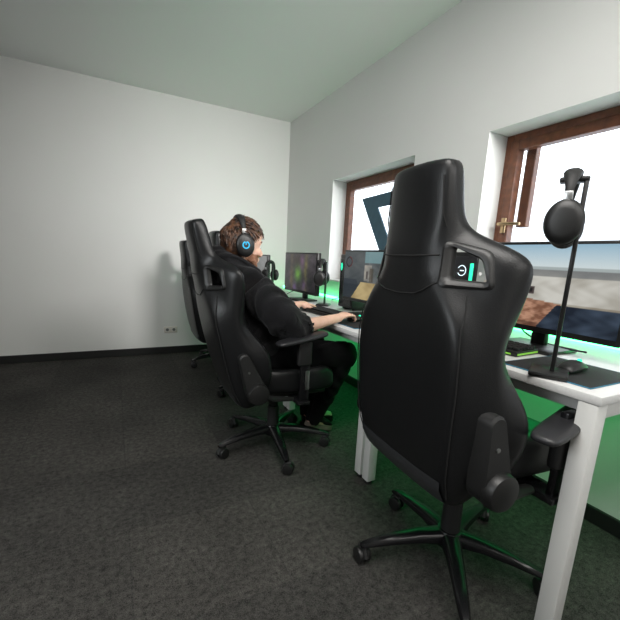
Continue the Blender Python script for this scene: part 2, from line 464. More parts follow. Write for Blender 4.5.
    MB().box((PX+.23, 0, zp-.065), (.36, .42, .03), .012).build('seat_pan', M['matte_plastic'], root)
    MB().box((.0, 0, zp-.105), (.24, .16, .055), .015).build('tilt_mechanism', M['black_metal'], root)
    MB().tube([(.03, -.08, zp-.10), (.04, -.2, zp-.10), (.045, -.29, zp-.098)], [.006, .006, .009], 8).build('tilt_lever', M['black_metal'], root)
    # side brackets joining seat and back
    for sg in (1, -1):
        br = MB(); br.tube([(PX+.0, sg*.30, zp-.01), (PX+.06, sg*.285, zp-.05), (PX+.2, sg*.26, zp-.075)], [.03, .028, .02], 10, flat=.5)
        br.build('side_bracket', M['matte_plastic'], root)
    # armrests
    ah = arm_h if arm_h else zp+.245
    for sg in (1, -1):
        yy = sg*.315; ax = PX+.220
        arm = MB(); arm.box((ax, yy, ah-.06), (.075, .036, .13), .012, 3)
        ar = arm.build('armrest', M['matte_plastic'], root)
        MB().box((ax+.005, yy, zp+.06), (.052, .024, .26), .006).build('arm_post', M['black_metal'], ar)
        MB().box((ax+.016, yy-sg*-.013, zp+.045), (.022, .004, .10), .001).build('arm_bracket', M['steel'], ar)
        MB().box((ax, yy*.88, zp-.075), (.07, .12, .022), .006).build('arm_foot', M['black_metal'], ar)
        rg = []
        for k, (x, hw, z0, z1) in enumerate([(-.165, .022, -.004, .008), (-.155, .036, -.010, .014), (-.10, .045, -.012, .016), (0, .044, -.012, .014), (.08, .045, -.012, .016), (.125, .037, -.010, .017), (.135, .022, -.004, .012)]):
            oct_ = [(hw, (z0+z1)/2), (hw*.86, z1), (0, z1+.002), (-hw*.86, z1), (-hw, (z0+z1)/2), (-hw*.86, z0), (0, z0), (hw*.86, z0)]
            a = sg*R(-14)
            tilt = .10
            rg.append([(ax+x*math.cos(a)-y*math.sin(a), yy+x*math.sin(a)+y*math.cos(a), ah+.015+z+x*tilt) for y, z in oct_])
        MB().loft(rg).build('arm_pad', M['arm_pad'], ar, sub=2)
    # gas lift and base
    MB().cyl((0, 0, .09), (0, 0, zp-.11), .027, .027).build('gas_lift', M['black_metal'], root)
    MB().cyl((0, 0, .12), (0, 0, .12+(zp-.25)*.62), .037, .033).build('lift_cover', M['matte_plastic'], root)
    hub = MB(); hub.cyl((0, 0, .075), (0, 0, .135), .055, .045, 32, .006)
    base = hub.build('star_base', M['black_metal'], root)
    return root
def add_star(root, phase):
    base = [c for c in root.children if c.name.startswith('star_base')][0]
    for k in range(5):
        a = phase+k*2*PI/5; d = Vector((math.cos(a), math.sin(a), 0)); n = Vector((-d.y, d.x, 0))
        rg = []
        for r, hw, z1, z0 in ((.035, .034, .132, .085), (.12, .028, .130, .092), (.22, .023, .117, .086), (.30, .019, .098, .076), (.332, .016, .088, .072), (.342, .010, .083, .075)):
            sec = [(hw, z0+.004), (hw, z1-.012), (hw*.6, z1), (-hw*.6, z1), (-hw, z1-.012), (-hw, z0+.004), (-hw*.6, z0), (hw*.6, z0)]
            rg.append([d*r+n*y+Vector((0, 0, z)) for y, z in sec])
        lg = MB().loft(rg).build('base_leg', M['black_metal'], base, angle=50)
        sw = random.uniform(0, 2*PI); ax = Vector((math.cos(sw), math.sin(sw), 0)); c0 = d*.328+Vector((0, 0, .031))+ax.cross(Vector((0, 0, 1)))*.012
        hd = MB(); hd.cyl(d*.328+Vector((0, 0, .035)), d*.328+Vector((0, 0, .078)), .011)
        hd.tube([c0+Vector((0, 0, .0))-ax.cross(Vector((0, 0, 1)))*.027, c0+Vector((0, 0, .028))-ax.cross(Vector((0, 0, 1)))*.014, c0+Vector((0, 0, .033)), c0+Vector((0, 0, .028))+ax.cross(Vector((0, 0, 1)))*.014], .012, 8)
        ca = hd.build('caster', M['matte_plastic'], base)
        for sg in (1, -1):
            MB().cyl(c0+ax*(sg*.007), c0+ax*(sg*.025), .031, .029, 24, .004).build('wheel', M['black_plastic'], ca)
    return root

c1 = make_chair(.455, R(13.3)); add_star(c1, R(189.5+1.8))
c1.location = (.793, 1.952, 0); c1.rotation_euler.z = R(-1.8)
tag(c1, 'black leather racing gaming chair the man in the hoodie sits in', 'chair', 'black gaming chairs along the desks')
c2 = make_chair(.538, R(2.5), arm_h=.682); add_star(c2, R(20))
c2.location = (.902+.178, .863-.014, 0); c2.rotation_euler.z = R(-4.4)
tag(c2, 'large empty black leather gaming chair in the foreground, seen from behind', 'chair', 'black gaming chairs along the desks')
c3 = make_chair(.436, R(4), arm_h=.62); add_star(c3, R(205))
c3.location = (1.0, 2.95, 0); c3.rotation_euler.z = R(-2)
tag(c3, 'black gaming chair mostly hidden behind the seated man, its headrest by his hair', 'chair', 'black gaming chairs along the desks')
c4 = make_chair(.387, R(8), arm_h=.60); add_star(c4, R(193))
c4.location = (.955, 3.75, 0)
tag(c4, 'black gaming chair farthest back, nearest the wall with the power socket', 'chair', 'black gaming chairs along the desks')

# ------------------------------------------------------------------ desks
def make_desk(y0, y1, h):
    root = empty('computer_desk', (XD, (y0+y1)/2, 0)); o = root.location
    x1 = XW-.035
    MB().box(((XD+x1)/2, (y0+y1)/2, h-.0125), (x1-XD, y1-y0-.004, .025), .003).build('desk_top', M['desk_top'], root, off=o)
    f = MB()
    f.box((XD+.075, (y0+y1)/2, h-.05), (.03, y1-y0-.10, .045), .003)
    f.box((x1-.05, (y0+y1)/2, h-.05), (.03, y1-y0-.10, .045), .003)
    for y in (y0+.035, y1-.035): f.box(((XD+x1)/2, y, h-.05), (x1-XD-.06, .04, .045), .003)
    f.build('desk_frame', M['white_steel'], root, off=o)
    for y in (y0+.031, y1-.031):
        for x in (XD+.026, x1-.028):
            lg = MB().box((x, y, (h-.025)/2+.01), (.05, .05, h-.045), .004).build('leg', M['white_steel'], root, off=o)
            MB().cyl((x, y, 0), (x, y, .014), .020).build('foot', M['matte_plastic'], lg, off=o)
    MB().box((x1-.012, (y0+y1)/2, h+.012), (.008, y1-y0-.06, .020)).build('light_strip', M['green_led'], root, smooth=False, off=o)
    return root
YD = [(.45, 1.418), (1.424, 2.392), (2.398, 3.360), (3.366, 4.30)]
dl = ['light grey desk in the right foreground, beyond the empty chair', 'white legged desk the man in the hoodie works at',
      'light grey desk beyond the man, holding the second farthest monitor', 'light grey desk nearest the back wall']
DH = [DESK1_H, DESK_H, DESK_H, DESK_H]
for (a, b), l, h in zip(YD, dl, DH): tag(make_desk(a, b, h), l, 'desk', 'computer desks in a row under the windows')

# ------------------------------------------------------------------ monitors with painted-in-vertex-colour pictures
def noise2(x, y, s=0):
    n = 0
    for k, (f, a) in enumerate(((3.1, .5), (7.3, .3), (15.7, .2))):
        n += a*math.sin(x*f*2.3+1.7*k+s+1.9*math.sin(y*f+k))*math.cos(y*f*1.7+s*2+k)
    return n
def mixc(a, b, k):
    k = max(0, min(1, k)); return tuple(x+(y-x)*k for x, y in zip(a, b))
def srgb(r, g, b): return tuple((v/255)**2.2 for v in (r, g, b))
def pic_fantasy(u, v):
    n = noise2(u, v, 1)
    c = mixc(srgb(38, 36, 40), srgb(70, 62, 70), .5+n)
    bx = math.exp(-((u-.45)/.09)**2)*math.exp(-((v-.45)/.20)**2)
    c = mixc(c, srgb(110, 170, 60), bx*.9)
    c = mixc(c, srgb(130, 125, 60), .75*math.exp(-((u-.70)/.05)**2)*(1-abs(v-.5))*(.7+n))
    c = mixc(c, srgb(110, 95, 60), .6*math.exp(-((u-.24)/.05)**2)*(.7+n))
    c = mixc(c, srgb(60, 20, 25), .7*math.exp(-((u-.42)/.14)**2)*math.exp(-((v-.82)/.13)**2))
    c = mixc(c, srgb(125, 85, 125), .6*math.exp(-((u-.58)/.06)**2)*math.exp(-((v-.80)/.2)**2))
    c = mixc(c, srgb(110, 80, 140), .8*math.exp(-((u-.36)/.05)**2)*math.exp(-((v-.08)/.1)**2))
    c = mixc(c, srgb(110, 80, 130), .6*math.exp(-((u-.66)/.05)**2)*math.exp(-((v-.16)/.12)**2))
    c = mixc(c, srgb(18, 14, 20), .8*math.exp(-((u-.47)/.08)**2)*math.exp(-((v-.15)/.15)**2))
    k = .62+.35*noise2(u*3, v*3, 6); return tuple(x*max(.3, k) for x in c)
def pic_street(u, v):
    n = noise2(u, v, 4)
    c = mixc(srgb(70, 75, 78), srgb(108, 112, 112), .5+.8*n)
    if u < .5: c = mixc(c, srgb(62, 68, 72), .5)
    if v < .42 and u < .33-.25*(v-.2): c = srgb(58, 64, 70)
    if v < .36 and u > .20+(.36-v)*-.05+v*.45: c = mixc(srgb(185, 165, 120), srgb(150, 130, 92), .5+n)
    if v < .30 and u < .18+v*.5: c = srgb(50, 56, 62)
    if v > .78 and u > .42: c = mixc(c, srgb(120, 155, 160), .7)
    if .42 < u < .56 and .40 < v < .72: c = mixc(c, srgb(165, 160, 150), .55+n)
    if .46 < u < .50 and .45 < v < .60: c = srgb(85, 80, 78)
    if .52 < u < .60 and .38 < v < .66: c = mixc(c, srgb(75, 66, 55), .7)
    d = math.hypot((u-.10)*1.72, v-.78)
    if d < .115: c = srgb(22, 24, 28)
    if d < .085: c = srgb(70, 74, 78)
    if .115 > d > .095 and u > .1: c = srgb(90, 35, 40)
    return c
def pic_desert(u, v):
    n = noise2(u*1.5, v*1.5, 2)
    if v > .74: c = mixc(srgb(208, 220, 222), srgb(150, 185, 205), (v-.74)/.26)
    elif v > .70: c = srgb(165, 175, 175)
    elif v > .52: c = mixc(srgb(150, 150, 146), srgb(120, 122, 122), (v-.52)/.18+n*.4)
    else: c = mixc(srgb(170, 165, 152), srgb(140, 132, 118), .5+n)
    if .32 < v < .62-.25*max(0, .34-u) and u > .20: c = mixc(srgb(205, 203, 195), srgb(170, 166, 156), .4+n)
    if .40 < u < .48 and .40 < v < .50: c = srgb(72, 62, 62)
    if .415 < u < .465 and .425 < v < .475: c = srgb(30, 26, 28)
    if .35 < v < .36 and u > .24: c = srgb(90, 85, 80)
    top = .30+.04*math.sin((u-.15)*6)
    if v < top and u > .10 and v > .02-.2*(u-.2): c = mixc(srgb(120, 82, 64), srgb(185, 140, 115), .45+1.3*noise2(u*4, v*5, 3))
    if v < .05: c = mixc(c, srgb(70, 45, 38), .6)
    if u > .53 and v < .02+(u-.53)*2.6 and v < .30: c = mixc(srgb(28, 36, 48), srgb(60, 72, 88), .4+n)
    if u < .07:
        c = mixc(srgb(122, 128, 124), srgb(165, 168, 160), .4+n)
        if math.hypot((u-.035)*1.7, v-.80) < .022 or math.hypot((u-.028)*1.7, v-.60) < .022: c = srgb(240, 240, 235)
    return c
def pic_grey(u, v): return mixc(srgb(80, 82, 84), srgb(120, 122, 122), v+noise2(u, v, 9)*.4)
def make_monitor(cy, x, z0, h, w, zdesk, fn, res, rot, bar=True):
    root = empty('computer_monitor', (x, cy, zdesk), R(rot))     # local: screen faces -X, far end at +Y
    zz = z0-zdesk
    MB().box((.018, 0, zz+h/2), (.034, w, h), .006).build('monitor_housing', M['black_plastic'], root)
    nx, ny = res; vs, fs, cols = [], [], []
    bz = .012; sw, sh = w-2*bz, h-bz-.022
    for j in range(ny+1):
        for i in range(nx+1):
            u, v = i/nx, j/ny
            vs.append((-.0015, w/2-bz-u*sw, zz+.022+v*sh)); cols.append(fn(u, v))
    for j in range(ny):
        for i in range(nx):
            a = j*(nx+1)+i; fs.append([a, a+1, a+nx+2, a+nx+1])
    me = bpy.data.meshes.new('screen'); me.from_pydata(vs, [], fs); me.materials.append(M['screen'])
    ca = me.color_attributes.new('Col', 'FLOAT_COLOR', 'POINT')
    for k, c in enumerate(cols): ca.data[k].color = (*[max(0, x) for x in c], 1)
    so = bpy.data.objects.new('screen', me); C.objects.link(so); so.parent = root
    nk = MB(); nk.box((.065, 0, zz/2+.09), (.03, .06, zz+.16), .008); nk.box((.045, 0, zz+h*.4), (.03, .12, .12), .008)
    nk.build('stand_neck', M['black_plastic'], root)
    MB().box((.03, 0, .008), (.19, .24, .014), .006).build('stand_base', M['black_plastic'], root)
    return root
MON = [(.895, 1.45, .868, .347, .60, DESK1_H, pic_desert, (150, 86), 0, 'right foreground monitor showing a desert scene and an arm'),
       (2.015, 1.45, .835, .345, .60, DESK_H, pic_street, (110, 64), 0, 'monitor in front of the man showing a grey street game'),
       (2.945, 1.40, .816, .338, .61, DESK_H, pic_fantasy, (100, 56), 1, 'monitor showing a dark green and purple fantasy picture'),
       (4.01, 1.40, .80, .325, .57, DESK_H, pic_grey, (40, 24), 0, 'farthest monitor, just showing past the man\'s chin')]
for cy, x, z0, h, w, zd, fn, res, rot, lab in MON:
    tag(make_monitor(cy, x, z0, h, w, zd, fn, res, rot), lab, 'monitor', 'computer monitors on the desks')

# ------------------------------------------------------------------ headsets
def make_headset(name, ring='cyan_led', spread=.082, top=.125):
    root = empty(name, (0, 0, 0))
    arc = [(0, spread*math.cos(PI*k/16)*1.02, .035+(top-.035)*math.sin(PI*k/16)**.8) for k in range(17)]
    hb = MB().tube(arc, [.010+.007*math.sin(PI*k/16) for k in range(17)], 10, flat=.62, up=(0, 0, 1))
    # flattened strip
    hb = MB(); rg = []
    for k in range(17):
        a = PI*k/16; p = Vector(arc[k]); nrm = Vector((0, math.cos(a), math.sin(a)+.05)).normalized(); wd = .009+.020*math.sin(a)**1.5; tk = .006+.010*math.sin(a)
        rg.append([p+Vector((wd, 0, 0))-nrm*tk*.3, p+Vector((wd*.7, 0, 0))+nrm*tk*.8, p+nrm*tk, p-Vector((wd*.7, 0, 0))+nrm*tk*.8, p-Vector((wd, 0, 0))-nrm*tk*.3, p-nrm*tk])
    hb.loft(rg).build('headband', M['matte_plastic'], root, sub=1)
    for sg in (1, -1):
        MB().box((0, sg*(spread+.004), .052), (.020, .007, .030), .002).build('slider', M['steel'], root)
        cup = MB(); rr = []
        for y, k in ((-.006, .80), (.004, .98), (.016, 1.0), (.024, .88), (.028, .55)):
            rr.append([(.046*k*math.cos(2*PI*j/28), sg*(spread+y), -.012+.058*k*math.sin(2*PI*j/28)) for j in range(28)])
        cup.loft(rr); cu = cup.build('ear_cup', M['black_plastic'], root, angle=60)
        cs = MB(); pts = [(.030*math.cos(2*PI*j/28), sg*(spread-.012), -.012+.040*math.sin(2*PI*j/28)) for j in range(28)]
        cs.tube(pts, .0125, 10, closed=True).build('cushion', M['leather_soft'], cu)
        if ring:
            pr = MB().tube([(.0155*math.sin(R(15+330*j/24)), sg*(spread+.0285), -.012+.0155*math.cos(R(15+330*j/24))) for j in range(25)], .0032, 8)
            pr.tube([(0, sg*(spread+.0285), .004), (0, sg*(spread+.0285), -.010)], .0028, 8)
            pr.build('ring_emblem', M[ring], cu)
    return root
def make_stand(name, h):
    root = empty(name, (0, 0, 0))
    MB().box((0, 0, .007), (.10, .12, .014), .005).build('stand_base', M['black_plastic'], root)
    MB().box((.008, 0, h/2), (.012, .035, h-.02), .003).build('stand_post', M['black_plastic'], root)
    MB().box((-.02, 0, h-.012), (.07, .04, .014), .005).build('stand_hook', M['black_plastic'], root)
    return root
def hang(loc, rotz, h, slab, lab_s, lab_h, ring=None, tilt=0):
    st = make_stand('headset_stand', h); st.location = loc; st.rotation_euler.z = rotz
    tag(st, lab_s, 'headset stand', 'headset stands on the desks')
    hs = make_headset('headset', ring); hs.rotation_euler = (0, 0, rotz)
    d = Matrix.Rotation(rotz, 3, 'Z') @ Vector((-.025, 0, 0))
    hs.location = (loc[0]+d.x, loc[1]+d.y, loc[2]+h-.118-.003)
    tag(hs, lab_h, 'headset', 'headsets hanging on stands')
hang((1.45, 2.585, DESK_H), R(-40), .345, 0, 'black headset stand at the right edge of the fantasy-picture monitor', 'black headset hanging beside the fantasy-picture monitor')
hang((1.43, 3.66, DESK_H), R(-55), .305, 0, 'black headset stand by the farthest monitor', 'black headset hanging beside the farthest monitor, in front of the man\'s chest')
hang((1.137, .628, DESK1_H+.0035), R(-62), .561, 0, 'tall black headset stand on the right foreground desk', 'dark headset on a tall stand at the right edge, against the bright window')

# ------------------------------------------------------------------ computer towers
def make_tower(loc, size, style):
    root = empty('computer_tower', loc)
    d, w, h = size
    MB().box((d/2, 0, h/2+.008), (d, w, h-.016), .006).build('case', M['black_plastic'], root)
    for y in (-w*.35, w*.35):
        MB().box((d/2, y, .005), (d*.8, .02, .010), .002).build('foot', M['matte_plastic'], root)
    MB().box((-.002, 0, h*.52), (.006, w-.02, h-.06), .002).build('front_panel', M['gloss_plastic'], root)
    if style == 1:
        MB().box((-.007, w/2-.026, h*.74), (.006, .030, h*.36), .002).build('light_bar', M['blue_led'], root)
        MB().box((-.007, -w/2+.034, h*.74), (.006, .018, h*.24), .002).build('light_bar', M['teal_led'], root)
        MB().tube([(-.008, -.005+.024*math.cos(R(30+300*j/24)), h*.765+.024*math.sin(R(30+300*j/24))) for j in range(25)], .002, 6).build('ring_emblem', M['white_led'], root)
        MB().box((-.007, -.005, h*.765), (.004, .022, .005), .001).build('emblem_bar', M['white_led'], root)
    else:
        MB().ball((-.006, w/2-.03, h*.78), (.004, .012, .028)).build('power_light', M['teal_led'], root)
    return root
tag(make_tower((1.50, 1.315, DESK1_H), (.30, .19, .375), 1), 'black computer tower with blue and green lights, seen through the chair opening', 'computer', 'computer towers on the desks')
tag(make_tower((1.50, 2.352, DESK_H), (.30, .19, .40), 2), 'dark computer tower with a teal light at the left of the street-game monitor', 'computer', 'computer towers on the desks')

# ------------------------------------------------------------------ keyboards, mouse pads, mice
def make_keyboard(loc, rotz, led):
    root = empty('keyboard', loc, rotz)      # long axis along Y, keys up, front toward -X
    MB().box((0, 0, .010), (.145, .44, .018), .004).build('keyboard_case', M['black_plastic'], root)
    k = MB()
    for r in range(6):
        x = .055-r*.021
        for c in range(20):
            y = -.205+c*.0216
            if r == 5 and 5 < c < 13: continue
            k.box((x, y, .024), (.0175, .0180, .011), .002, 1)
        if r == 5: k.box((x, -.205+9*.0216, .024), (.0175, .148, .011), .002, 1)
    ko = k.build('key_field', M['key_cap'], root, angle=30); ko['kind'] = 'stuff'
    MB().box((0, -.2205, .008), (.13, .003, .006)).build('light_edge', M[led], root)
    MB().box((-.0735, 0, .008), (.003, .40, .005)).build('light_edge', M[led], root) if led == 'key_led' else None
    return root
k1 = make_keyboard((1.225, 2.16, DESK_H+.004), R(3), 'teal_led'); tag(k1, 'black keyboard under the man\'s left hand', 'keyboard', 'black keyboards')
k2 = make_keyboard((1.30, 1.03, DESK1_H+.001), R(4), 'key_led'); tag(k2, 'black keyboard with yellow-green edge light on the right foreground desk', 'keyboard', 'black keyboards')
k3 = make_keyboard((1.22, 3.05, DESK_H+.001), 0, 'teal_led'); tag(k3, 'black keyboard in front of the fantasy-picture monitor', 'keyboard', 'black keyboards')
def pad(x0, x1, y0, y1, z, lab):
    root = empty('mouse_pad', ((x0+x1)/2, (y0+y1)/2, z))
    MB().box((0, 0, .0018), (x1-x0, y1-y0, .0032), .001).build('pad_surface', M['cloth_pad'], root)
    a, b = (x1-x0)/2-.001, (y1-y0)/2-.001
    MB().tube([(-a, -b, .002), (a, -b, .002), (a, b, .002), (-a, b, .002)], .0018, 6, closed=True).build('stitched_edge', M['pad_edge'], root)
    tag(root, lab, 'mouse pad', 'black mouse pads')
pad(1.10, 1.34, 1.56, 2.42, DESK_H+.0005, 'wide black mouse pad under the man\'s keyboard and mouse') if False else pad(1.12, 1.40, 1.64, 1.925, DESK_H, 'black mouse pad with blue edge under the man\'s right hand')
pad(1.115, 1.40, .50, .775, DESK1_H, 'black mouse pad on the right foreground desk')
def make_mouse(loc, rot, lab):
    root = empty('computer_mouse', loc, rot)
    rg = []
    for x, hw, hz in ((-.060, .016, .012), (-.052, .026, .026), (-.02, .031, .038), (.015, .029, .036), (.045, .027, .024), (.058, .018, .012)):
        rg.append([(x, hw, .003), (x, hw, hz*.55), (x, hw*.55, hz), (x, -hw*.55, hz), (x, -hw, hz*.55), (x, -hw, .003)])
    MB().loft(rg).build('mouse_shell', M['black_plastic'], root, sub=2)
    MB().cyl((.034, -.004, .026), (.034, .004, .026), .010, n=16).build('scroll_wheel', M['teal_led'], root)
    tag(root, lab, 'mouse', 'computer mice')
make_mouse((1.262, 1.845, DESK_H+.004), R(12), 'black computer mouse held in the man\'s right hand')
make_mouse((1.25, .62, DESK1_H+.004), R(5), 'black computer mouse on the right foreground mouse pad')

# phone / can behind the left hand
def cable(pts, lab, r=.0035):
    o = MB().tube(pts, r, 8).build('cable', M['cable']); tag(o, lab, 'cable', 'black cables behind the monitors')
cable(bez((1.62, 1.10, .90), (1.60, 1.02, .82), (1.56, .95, .80+.004), (1.52, .72, .82), 16), 'black cable drooping below the right foreground monitor')
cable(bez((1.60, 2.52, .93), (1.72, 2.62, .93), (1.76, 2.7, .80), (1.74, 2.95, DESK_H+.004), 14), 'black cable running to the wall behind the fantasy-picture monitor')
cable(bez((1.50, 3.42, DESK_H+.004), (1.62, 3.50, .80), (1.70, 3.45, .80), (1.80, 3.36, DESK_H+.004), 14), 'black cable lying on the desk left of the fantasy-picture monitor')

# ------------------------------------------------------------------ wall socket
so = empty('power_socket', (.515, YB, .266)); tag(so, 'white double power socket low on the back wall', 'power socket')
MB().box((0, -.006, 0), (.135, .012, .066), .004).build('cover_plate', mat('ivory plastic', (.62, .58, .52), .4), so)
for x in (-.034, .034):
    MB().cyl((x, -.011, 0), (x, -.0135, 0), .023, n=28).build('socket_insert', M['white_steel'], so)
    w = MB(); w.cyl((x, -.0132, 0), (x, -.0142, 0), .0165, n=24).build('recess', mat('socket recess', (.12, .12, .11), .6), so)

# ------------------------------------------------------------------ teal sign at the window
A, B_, D_ = Vector((1.99, 2.942, 1.651)), Vector((1.99, 2.19, 1.676)), Vector((1.99, 2.49, 1.00))
a2, b2, d2 = Vector((1.99, 2.702, 1.556)), Vector((1.99, 2.38, 1.566)), Vector((1.99, 2.515, 1.28))
sg_ = MB()
vs = []
for x in (-.006, .006): vs += [p+Vector((x, 0, 0)) for p in (A, B_, D_, a2, b2, d2)]
fs = []
for q in ((0, 1, 4, 3), (1, 2, 5, 4), (2, 0, 3, 5)): fs += [list(q), [i+6 for i in q[::-1]]]
for i in range(3): fs += [[i, (i+1) % 3, (i+1) % 3+6, i+6], [3+i, 3+(i+1) % 3, 9+(i+1) % 3, 9+i]]
sg_.add(vs, fs)
sn = sg_.build('triangular_sign', M['teal'], smooth=False); tag(sn, 'dark teal triangular frame sign fixed against the far window', 'sign')

# ------------------------------------------------------------------ the man
PB = Vector((.70, 1.95, 0))
man = empty('person', PB)
tag(man, 'man in a black hoodie seated at the desk, hands on keyboard and mouse', 'person')
HC = Vector((.603, 1.95, 1.168)); HR = Euler((0, R(9), R(12))).to_matrix()
def H(x, y, z): return HC+HR @ Vector((x, y, z))
rot = HR.to_euler()
b = MB()
b.ball(H(-.008, 0, .008), (.098, .076, .104), rot); b.ball(H(.03, 0, -.03), (.062, .062, .085), rot)
b.ball(H(.036, 0, -.075), (.055, .052, .045), rot); b.ball(H(.076, 0, -.104), (.020, .024, .018), rot)
b.tube([H(.02, .06, -.075), H(.06, .035, -.10), H(.078, 0, -.106), H(.06, -.035, -.10), H(.02, -.06, -.075)], [.018, .016, .014, .016, .018], 8)
b.ball(H(.072, 0, .018), (.018, .048, .014), rot); b.ball(H(.068, 0, .05), (.022, .05, .035), rot)
b.tube([H(.085, 0, .004), H(.100, 0, -.022), H(.112, 0, -.042)], [.009, .011, .013], 10)
for sg in (1, -1):
    b.ball(H(.098, sg*.012, -.045), (.012, .009, .009), rot)
    b.ball(H(.058, sg*.040, -.035), (.026, .024, .024), rot)
    b.ball(H(-.002, sg*.078, -.018), (.022, .010, .032), rot)
b.ball(H(.091, 0, -.066), (.010, .022, .006), rot); b.ball(H(.089, 0, -.078), (.010, .019, .007), rot)
b.tube([H(-.015, 0, -.05), (.555, 1.95, 1.06), (.545, 1.95, .98)], [.056, .056, .066], 16)
# trunk inside the clothes
b.ball((.61, 1.95, .88), (.11, .165, .16)); b.ball((.65, 1.95, .72), (.11, .15, .15)); b.ball((.69, 1.95, .60), (.13, .16, .09))
b.tube([(.575, 1.79, .965), (.57, 1.95, .985), (.575, 2.11, .965)], [.055, .06, .055], 12)
def arm(sh, el, wr):
    sh, el, wr = map(Vector, (sh, el, wr))
    m1 = sh.lerp(el, .5); f1 = el.lerp(wr, .3); f2 = el.lerp(wr, .75)
    b.tube([sh, m1, el], [.050, .046, .040], 12); b.tube([el, f1, f2, wr], [.039, .042, .031, .026], 14, flat=.92)
def legs(hp, kn, an):
    hp, kn, an = map(Vector, (hp, kn, an))
    b.tube([hp, hp.lerp(kn, .5), kn], [.075, .068, .052], 12); b.tube([kn, kn.lerp(an, .3), an], [.05, .05, .036], 12)
def hand(wr, tip, side, curl, spread=1.0, drop=.0):
    """wr wrist, tip middle-finger tip direction; side = +1 when the thumb is toward +Y"""
    wr = Vector(wr); f = (Vector(tip)-wr).normalized(); up = Vector((0, 0, 1)); up = (up-f*up.dot(f)).normalized(); sd = up.cross(f)*side   # toward the thumb
    def Q(a, s_, u): return wr+f*a+sd*s_+up*u
    # palm
    rg = []
    for a, hw, tk in ((-.01, .025, .020), (.02, .030, .019), (.05, .038, .017), (.078, .041, .014), (.09, .038, .011)):
        rg.append([Q(a, hw*math.cos(2*PI*j/14), tk*math.sin(2*PI*j/14)+.010*math.sin(PI*min(1, max(0, a/.09)))) for j in range(14)])
    b.loft(rg)
    b.ball(Q(.035, .026, -.006), .018)
    for i, (s_, L) in enumerate(((.030, .070), (.010, .080), (-.011, .074), (-.030, .058))):
        base = Q(.082, s_, .006); c1 = curl[i]; d = f+sd*(s_*.9*spread)
        d1 = (d.normalized()*math.cos(c1*.35)-up*math.sin(c1*.35)); d2 = (d.normalized()*math.cos(c1)-up*math.sin(c1)); d3 = (d.normalized()*math.cos(c1*1.6)-up*math.sin(c1*1.6))
        p1 = base+d1*L*.44; p2 = p1+d2*L*.32; p3 = p2+d3*L*.24
        b.tube([base-f*.02, base, base.lerp(p1, .5), p1, p1.lerp(p2, .5), p2, p3], [.0095, .0100, .0085, .0092, .0078, .0082, .0062], 10)
        b.ball(p3, .0060, n=10)
    t0 = Q(.028, .028, -.004); t1 = Q(.058, .050, -.008); t2 = Q(.086, .050, -.016)
    b.tube([t0-sd*.01, t0, t0.lerp(t1, .5), t1, t1.lerp(t2, .5), t2], [.014, .013, .011, .0108, .0095, .0075], 10); b.ball(t2, .0074, n=10)
RW = (1.105, 1.775, .792); LW = (1.09, 2.285, .80)
arm((.60, 1.765, .955), (.80, 1.70, .755), RW); arm((.60, 2.135, .955), (.84, 2.22, .755), LW)
hand(RW, (1.29, 1.86, .80), 1, (.75, .75, .85, .95)); hand(LW, (1.25, 2.32, .785), -1, (.55, .6, .65, .6), 1.4)
RH, RK, RA = (.70, 1.855, .575), (1.155, 1.775, .575), (1.070, 1.963, .145)
LH, LK, LA = (.70, 2.045, .575), (1.13, 2.12, .580), (1.10, 2.10, .125)
legs(RH, RK, RA); legs(LH, LK, LA)
for an, toe in ((RA, (1.19, 1.985, .05)), (LA, (1.29, 2.12, .04))):
    an = Vector(an); toe = Vector(toe); b.tube([an, an+Vector((-.015, 0, -.05)), an.lerp(toe, .5)+Vector((0, 0, -.015)), toe], [.033, .034, .034, .026], 10)
body = blob(b, 'body', M['skin'], man, .0045, 4, off=PB)
body.data.materials.append(M['beard'])
inv = HR.inverted()
for p in body.data.polygons:
    q = inv @ (Vector(p.center)+PB-HC)
    if q.z < -.048 and q.z > -.125 and q.x > -.01 and not (q.x > .083 and -.087 < q.z < -.056 and abs(q.y) < .024): p.material_index = 1
    elif abs(q.z+.054) < .006 and q.x > .08: p.material_index = 1
for sg in (1, -1):
    e = MB().ball(H(.0700, sg*.031, -.006), .0125, n=14).build('eye', M['eye_white'], man, off=PB)
    MB().ball(H(.0812, sg*.031, -.006), (.0035, .006, .006), n=10).build('iris', M['matte_plastic'], e, off=PB)
    MB().tube([H(.086, sg*.012, .016), H(.084, sg*.03, .024), H(.070, sg*.048, .018)], [.004, .005, .003], 8).build('eyebrow', M['hair'], man, off=PB)
# hoodie
h = MB()
h.ball((.665, 1.95, .62), (.165, .195, .12)); h.ball((.66, 1.95, .74), (.155, .19, .15)); h.ball((.625, 1.95, .87), (.150, .205, .155))
h.tube([(.585, 1.77, .955), (.575, 1.95, .99), (.585, 2.13, .955)], [.085, .095, .085], 16)
for sh, el, el2, cu in (((.60, 1.765, .945), (.735, 1.685, .80), (.80, 1.695, .755), (.872, 1.718, .772)), ((.60, 2.135, .945), (.76, 2.21, .80), (.85, 2.22, .765), (1.02, 2.262, .79))):
    h.tube([sh, el, el2], [.088, .088, .075], 16); h.tube([Vector(sh).lerp(Vector(el), .6), el2, Vector(el2).lerp(Vector(cu), .6), cu], [.086, .082, .070, .058], 16)
